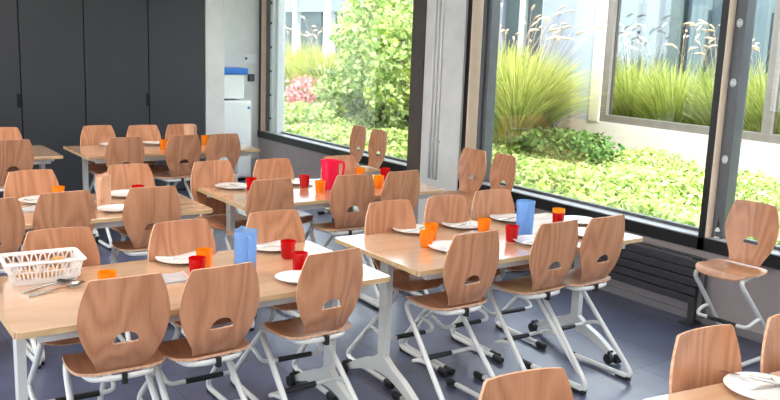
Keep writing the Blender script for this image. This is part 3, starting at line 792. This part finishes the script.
def grass_clump(x, y, h, rad, n, label, plumes=30, z=ZG, bend_=.55, name='ornamental_grass'):
    t = thing(name, label, 'grass', (x, y, z), 0, 'ornamental grass clumps')
    seg = 5; az = RNG.uniform(0, 2*PI, n); r0 = rad*.35*np.sqrt(RNG.uniform(0, 1, n)); hh = h*RNG.uniform(.55, 1.05, n)
    lean = RNG.uniform(.15, 1., n)*bend_*h
    out = np.stack([np.cos(az), np.sin(az), 0*az], 1); side = np.stack([-np.sin(az+.5), np.cos(az+.5), 0*az], 1)
    V = np.empty((n, seg+1, 2, 3)); wid = RNG.uniform(.006, .020, n); tw = RNG.uniform(-.5, .5, n)
    sway = np.stack([-np.sin(az), np.cos(az), 0*az], 1)*tw[:, None]
    for i in range(seg+1):
        s = i/seg
        c = out*(r0+lean*s**2)[:, None]+sway*(s**1.5*.5); c[:, 2] = hh*(s-.28*s**3*(lean/(bend_*h)))
        w = (wid*(1-s*.85))[:, None]
        V[:, i, 0] = c-side*w; V[:, i, 1] = c+side*w
    me = bpy.data.meshes.new('blades'); me.vertices.add(n*(seg+1)*2); me.vertices.foreach_set('co', V.reshape(-1).astype(np.float32))
    b = (np.arange(n)*(seg+1)*2)[:, None, None]; i = (np.arange(seg)*2)[None, :, None]
    F = (b+i+np.array([0, 1, 3, 2])[None, None, :]).reshape(-1).astype(np.int32)
    me.loops.add(len(F)); me.loops.foreach_set('vertex_index', F); me.polygons.add(n*seg); me.polygons.foreach_set('loop_start', np.arange(0, n*seg*4, 4, dtype=np.int32)); me.update(calc_edges=True)
    me.materials.append(M['grass']); o = bpy.data.objects.new('blades', me); COL.objects.link(o); o.parent = t; o['kind'] = 'stuff'
    bm = bmesh.new()
    for k in range(plumes):
        a = random.uniform(0, 2*PI); l = random.uniform(.2, .85)*bend_*h; H = h*random.uniform(1.0, 1.30)
        d = Vector((math.cos(a), math.sin(a), 0))
        P = [d*(rad*.2+l*s**2)+Vector((0, 0, H*s)) for s in (0, .35, .7, 1)]
        tube(bm, P, .0025, 3, caps=False)
        tip = P[-1]; dr = (d*.75+Vector((0, 0, .35+random.uniform(-.4, .4)))).normalized()
        tube(bm, [tip, tip+dr*.05, tip+dr*.11+Vector((0, 0, -.01)), tip+dr*.17+Vector((0, 0, -.03))], [.006, .017, .014, .002], 6)
    q = obj('plumes', bm, M['plume'], t, True); q['kind'] = 'stuff'
    return t
grass_clump(8.15, 8.72, 1.50, 1.0, 3200, 'big ornamental grass clump left in the right window, against the pale wall', 34, bend_=.62)
grass_clump(8.45, 9.5, 1.55, .8, 2200, 'ornamental grass clump by the concrete pier side of the right window', 30)
grass_clump(8.3, 10.6, 1.50, .8, 1600, 'ornamental grass clump right behind the concrete pier', 14)
def bush(x, y, h, w, n, mat, label, leaf=(.05, .03), cat='bush', name='leafy_bush', z=ZG, stem=True, d=None):
    t = thing(name, label, cat, (x, y, z), 0)
    v = randdirs(n); r = RNG.uniform(.25, 1., n)**.5
    lump = 1+.16*np.sin(v[:, 0]*7+x)*np.cos(v[:, 1]*6+y)+.10*np.sin(v[:, 2]*11)
    C = v*(r*lump)[:, None]*np.array([d or w, w, h/2]); C[:, 2] += h*.52
    C[:, 2] = np.maximum(C[:, 2], .02)
    D, U = leafaxes(n, *leaf, nz=.6)
    f = quads('foliage', C, D, U, mat, parent=t, kind='stuff')
    if stem:
        bm = bmesh.new()
        for k in range(7):
            a = k*2*PI/7; tube(bm, [(0.03*math.cos(a), .03*math.sin(a), 0), (.12*w*math.cos(a), .12*w*math.sin(a), h*.3), (.45*w*math.cos(a), .45*w*math.sin(a), h*.7)], [.016, .011, .004], 6)
        obj('branches', bm, M['bark'], t, True)
    return t
# seen through the left window
bush(8.15, 12.0, 2.6, .98, 6500, M['bush'], 'tall leafy bright green bush filling the right half of the left window', (.055, .034), d=.8)
bush(7.9, 10.9, 2.1, .70, 3200, M['bush'], 'leafy bush at the right edge of the left window behind the brown cover plate', (.055, .034), d=.7)
bush(7.8, 12.75, 1.0, .5, 1800, M['bush'], 'lower rounded bush below the tall bush in the left window', (.045, .03))
grass_clump(8.3, 15.3, 1.45, .9, 1900, 'yellow green grass clump at the left of the left window', 10)
grass_clump(8.3, 14.1, 1.40, .9, 1900, 'yellow green grass clump with plumes in the middle of the left window', 12)
bush(7.45, 13.45, .80, .42, 1100, M['pinkleaf'], 'pink flowering low shrub in the left window', (.035, .022), 'shrub', 'flowering_shrub')
bush(6.7, 12.25, .42, .55, 1300, M['bush'], 'low green shrub in front of the pink shrub in the left window', (.04, .026), 'shrub', 'low_shrub')
bush(8.1, 7.75, .42, .75, 1900, M['darkbush'], 'low dark green shrub at the foot of the big grass clump', (.04, .024), 'shrub', 'low_shrub', d=.55)
bush(8.1, 9.2, .46, .75, 1900, M['darkbush'], 'low dark green shrub behind the chairs at the pier, under the grass', (.04, .024), 'shrub', 'low_shrub', d=.55)

# ------------------------------------------------------------------ building across the garden
def fbox(name, bs, mat, kind=True, parent=None): return struct(name, bs, mat, parent)
b = thing('building', 'pale building across the garden with large dark framed windows', 'building', (XF, 8, ZG))
def bpart(name, bs, mats, parent=b):
    bm = bmesh.new()
    for q in bs: box(bm, (q[0][0]-XF, q[0][1]-8, q[0][2]-ZG), (q[1][0]-XF, q[1][1]-8, q[1][2]-ZG), q[2] if len(q) > 2 else 0)
    return obj(name, bm, mats, parent)
bpart('lower_wall', [((XF, -6, ZG), (XF+.25, 8.92, .80))], M['facade'])
bpart('pier_wall', [((XF, 8.35, .80), (XF+.25, 9.40, 3.0))], M['facadeblue'])
bpart('stone_jamb', [((XF-.01, 8.17, .80), (XF+.25, 8.35, 3.0))], M['facadejamb'])
bpart('upper_wall', [((XF, -6, 2.75), (XF+.25, 8.18, 3.0)), ((XF, 9.4, 2.75), (XF+.4, 26, 3.0))], M['facade'])
bpart('rear_wall', [((XF+.15, 9.2, ZG), (XF+.35, 9.45, 2.75)), ((XF+.15, 10.45, ZG), (XF+.35, 12.2, 2.75)), ((XF+.15, 9.45, ZG), (XF+.35, 10.45, .55)),
                    ((XF+.15, 12.2, ZG), (XF+.35, 26, .6)), ((XF+.15, 12.2, 2.35), (XF+.35, 26, 2.75))], M['facadeblue'])
wf = bpart('window_frame', [((XF+.02, 8.06, .80), (XF+.14, 8.17, 2.75)), ((XF+.02, -6, .80), (XF+.14, 8.06, .90)), ((XF+.02, -6, 2.70), (XF+.14, 8.06, 2.75)),
                            ((XF+.03, 5.60, .90), (XF+.13, 5.72, 2.70)), ((XF+.03, 2.4, .90), (XF+.13, 2.52, 2.70))], M['fframe'])
bpart('window_glass', [((XF+.08, -6, .90), (XF+.09, 8.06, 2.70))], M['fpane'], wf)
wf2 = bpart('tall_window', [((XF+.20, 9.45, .55), (XF+.30, 9.62, 2.75), 1), ((XF+.22, 9.62, .55), (XF+.28, 9.95, 2.75), 0), ((XF+.16, 9.95, .55), (XF+.30, 10.08, 2.75), 1), ((XF+.22, 10.08, .55), (XF+.28, 10.45, 2.75), 0)], [M['curtain2'], M['lightpost']])
for (y0, y1) in ((12.3, 13.1), (13.5, 14.2), (14.6, 15.7), (16.3, 17.2), (17.6, 18.6), (19.2, 20.4)):
    bpart('shuttered_window', [((XF+.20, y0, .6), (XF+.26, y1, 2.35))], M['curtain2'])
    bpart('window_post', [((XF+.10, y1+.04, .6), (XF+.30, y1+.22, 2.75))], M['lightpost'])
# patio seen through the big pane: curtain wall of folds behind grasses
bpart('patio_back_wall', [((XF+3.2, -6, ZG), (XF+3.4, 14, 3.0))], M['curtain'])
bm = bmesh.new(); y = -2.
k = 0
while y < 13:
    w = random.uniform(.16, .34); dpt = random.uniform(.05, .14)
    box(bm, (3.0, y-8, 0), (3.15+dpt*.3, y+w-8, 2.55), k % 2); y += w+random.uniform(.18, .5); k += 1
obj('vertical_screen', bm, [M['curtain2'], M['curtain3']], b)
bpart('patio_side_wall', [((XF+.25, 13.8, ZG), (XF+3.2, 14, 3.0))], M['curtain'])
for i, yy in enumerate((4.6, 5.4, 6.2, 7.0, 7.8, 8.6, 9.4)):
    labs = ['at the far right by the frame post', 'right of centre beside the frame post', 'right of the centre', 'in the centre', 'left of the centre', 'near the left edge', 'at the left edge']
    grass_clump(10.35+.15*(i % 2), yy, 1.42, .85, 1300, 'ornamental grass behind the big facade pane, '+labs[i], 16, bend_=.5)
# small flat coloured marks on the wall below the facade frame
for (y_, mt, nm) in ((5.92, 'red', 'red'), (5.20, 'yellow', 'yellow')):
    bm = bmesh.new(); box(bm, (XF-.004, y_, .775), (XF-.001, y_+.10, .80), bev=.0005); o = obj('marking', bm, pri(nm+'_marking', (.9, .05, .08) if nm == 'red' else (.9, .65, .05), .6, noise=.05))
    tag(o, nm+' mark below the frame of the big window across the garden', 'marking')

# ------------------------------------------------------------------ light
W = bpy.data.worlds.new('world'); S.world = W; W.use_nodes = True
bg = W.node_tree.nodes['Background']; bg.inputs['Color'].default_value = (.83, .905, 1.0, 1); bg.inputs['Strength'].default_value = 3.3
sun = bpy.data.lights.new('sun', 'SUN'); sun.energy = 6.2; sun.angle = .01; sun.color = (1., .95, .86)
so = bpy.data.objects.new('sun', sun); COL.objects.link(so)
so.rotation_euler = Vector((-.16, -.62, .77)).to_track_quat('Z', 'Y').to_euler()

# ------------------------------------------------------------------ camera
cam = bpy.data.cameras.new('camera'); co = bpy.data.objects.new('camera', cam); COL.objects.link(co); S.camera = co
F, YAW, PITCH, ROLL, HC = 854.15, math.radians(34.919), math.radians(10.612), math.radians(2.121), 1.8127
cy, sy, cp, sp = math.cos(YAW), math.sin(YAW), math.cos(PITCH), math.sin(PITCH)
fwd = Vector((sy*cp, cy*cp, -sp)); right = Vector((cy, -sy, 0)); up = right.cross(fwd)
r2 = right*math.cos(ROLL)+up*math.sin(ROLL); u2 = -right*math.sin(ROLL)+up*math.cos(ROLL)
mat = Matrix((r2, u2, -fwd)).transposed().to_4x4(); mat.translation = (0, 0, HC); co.matrix_world = mat
cam.sensor_width = 36; cam.lens = 36*F/780; cam.clip_start = .05; cam.clip_end = 200

S.view_settings.view_transform = 'Standard'; S.view_settings.look = 'None'; S.view_settings.gamma = 1
S.view_settings.use_curve_mapping = False; S.view_settings.exposure = 1.08
S.cycles.max_bounces = 8; S.cycles.transparent_max_bounces = 16; S.cycles.use_denoising = True
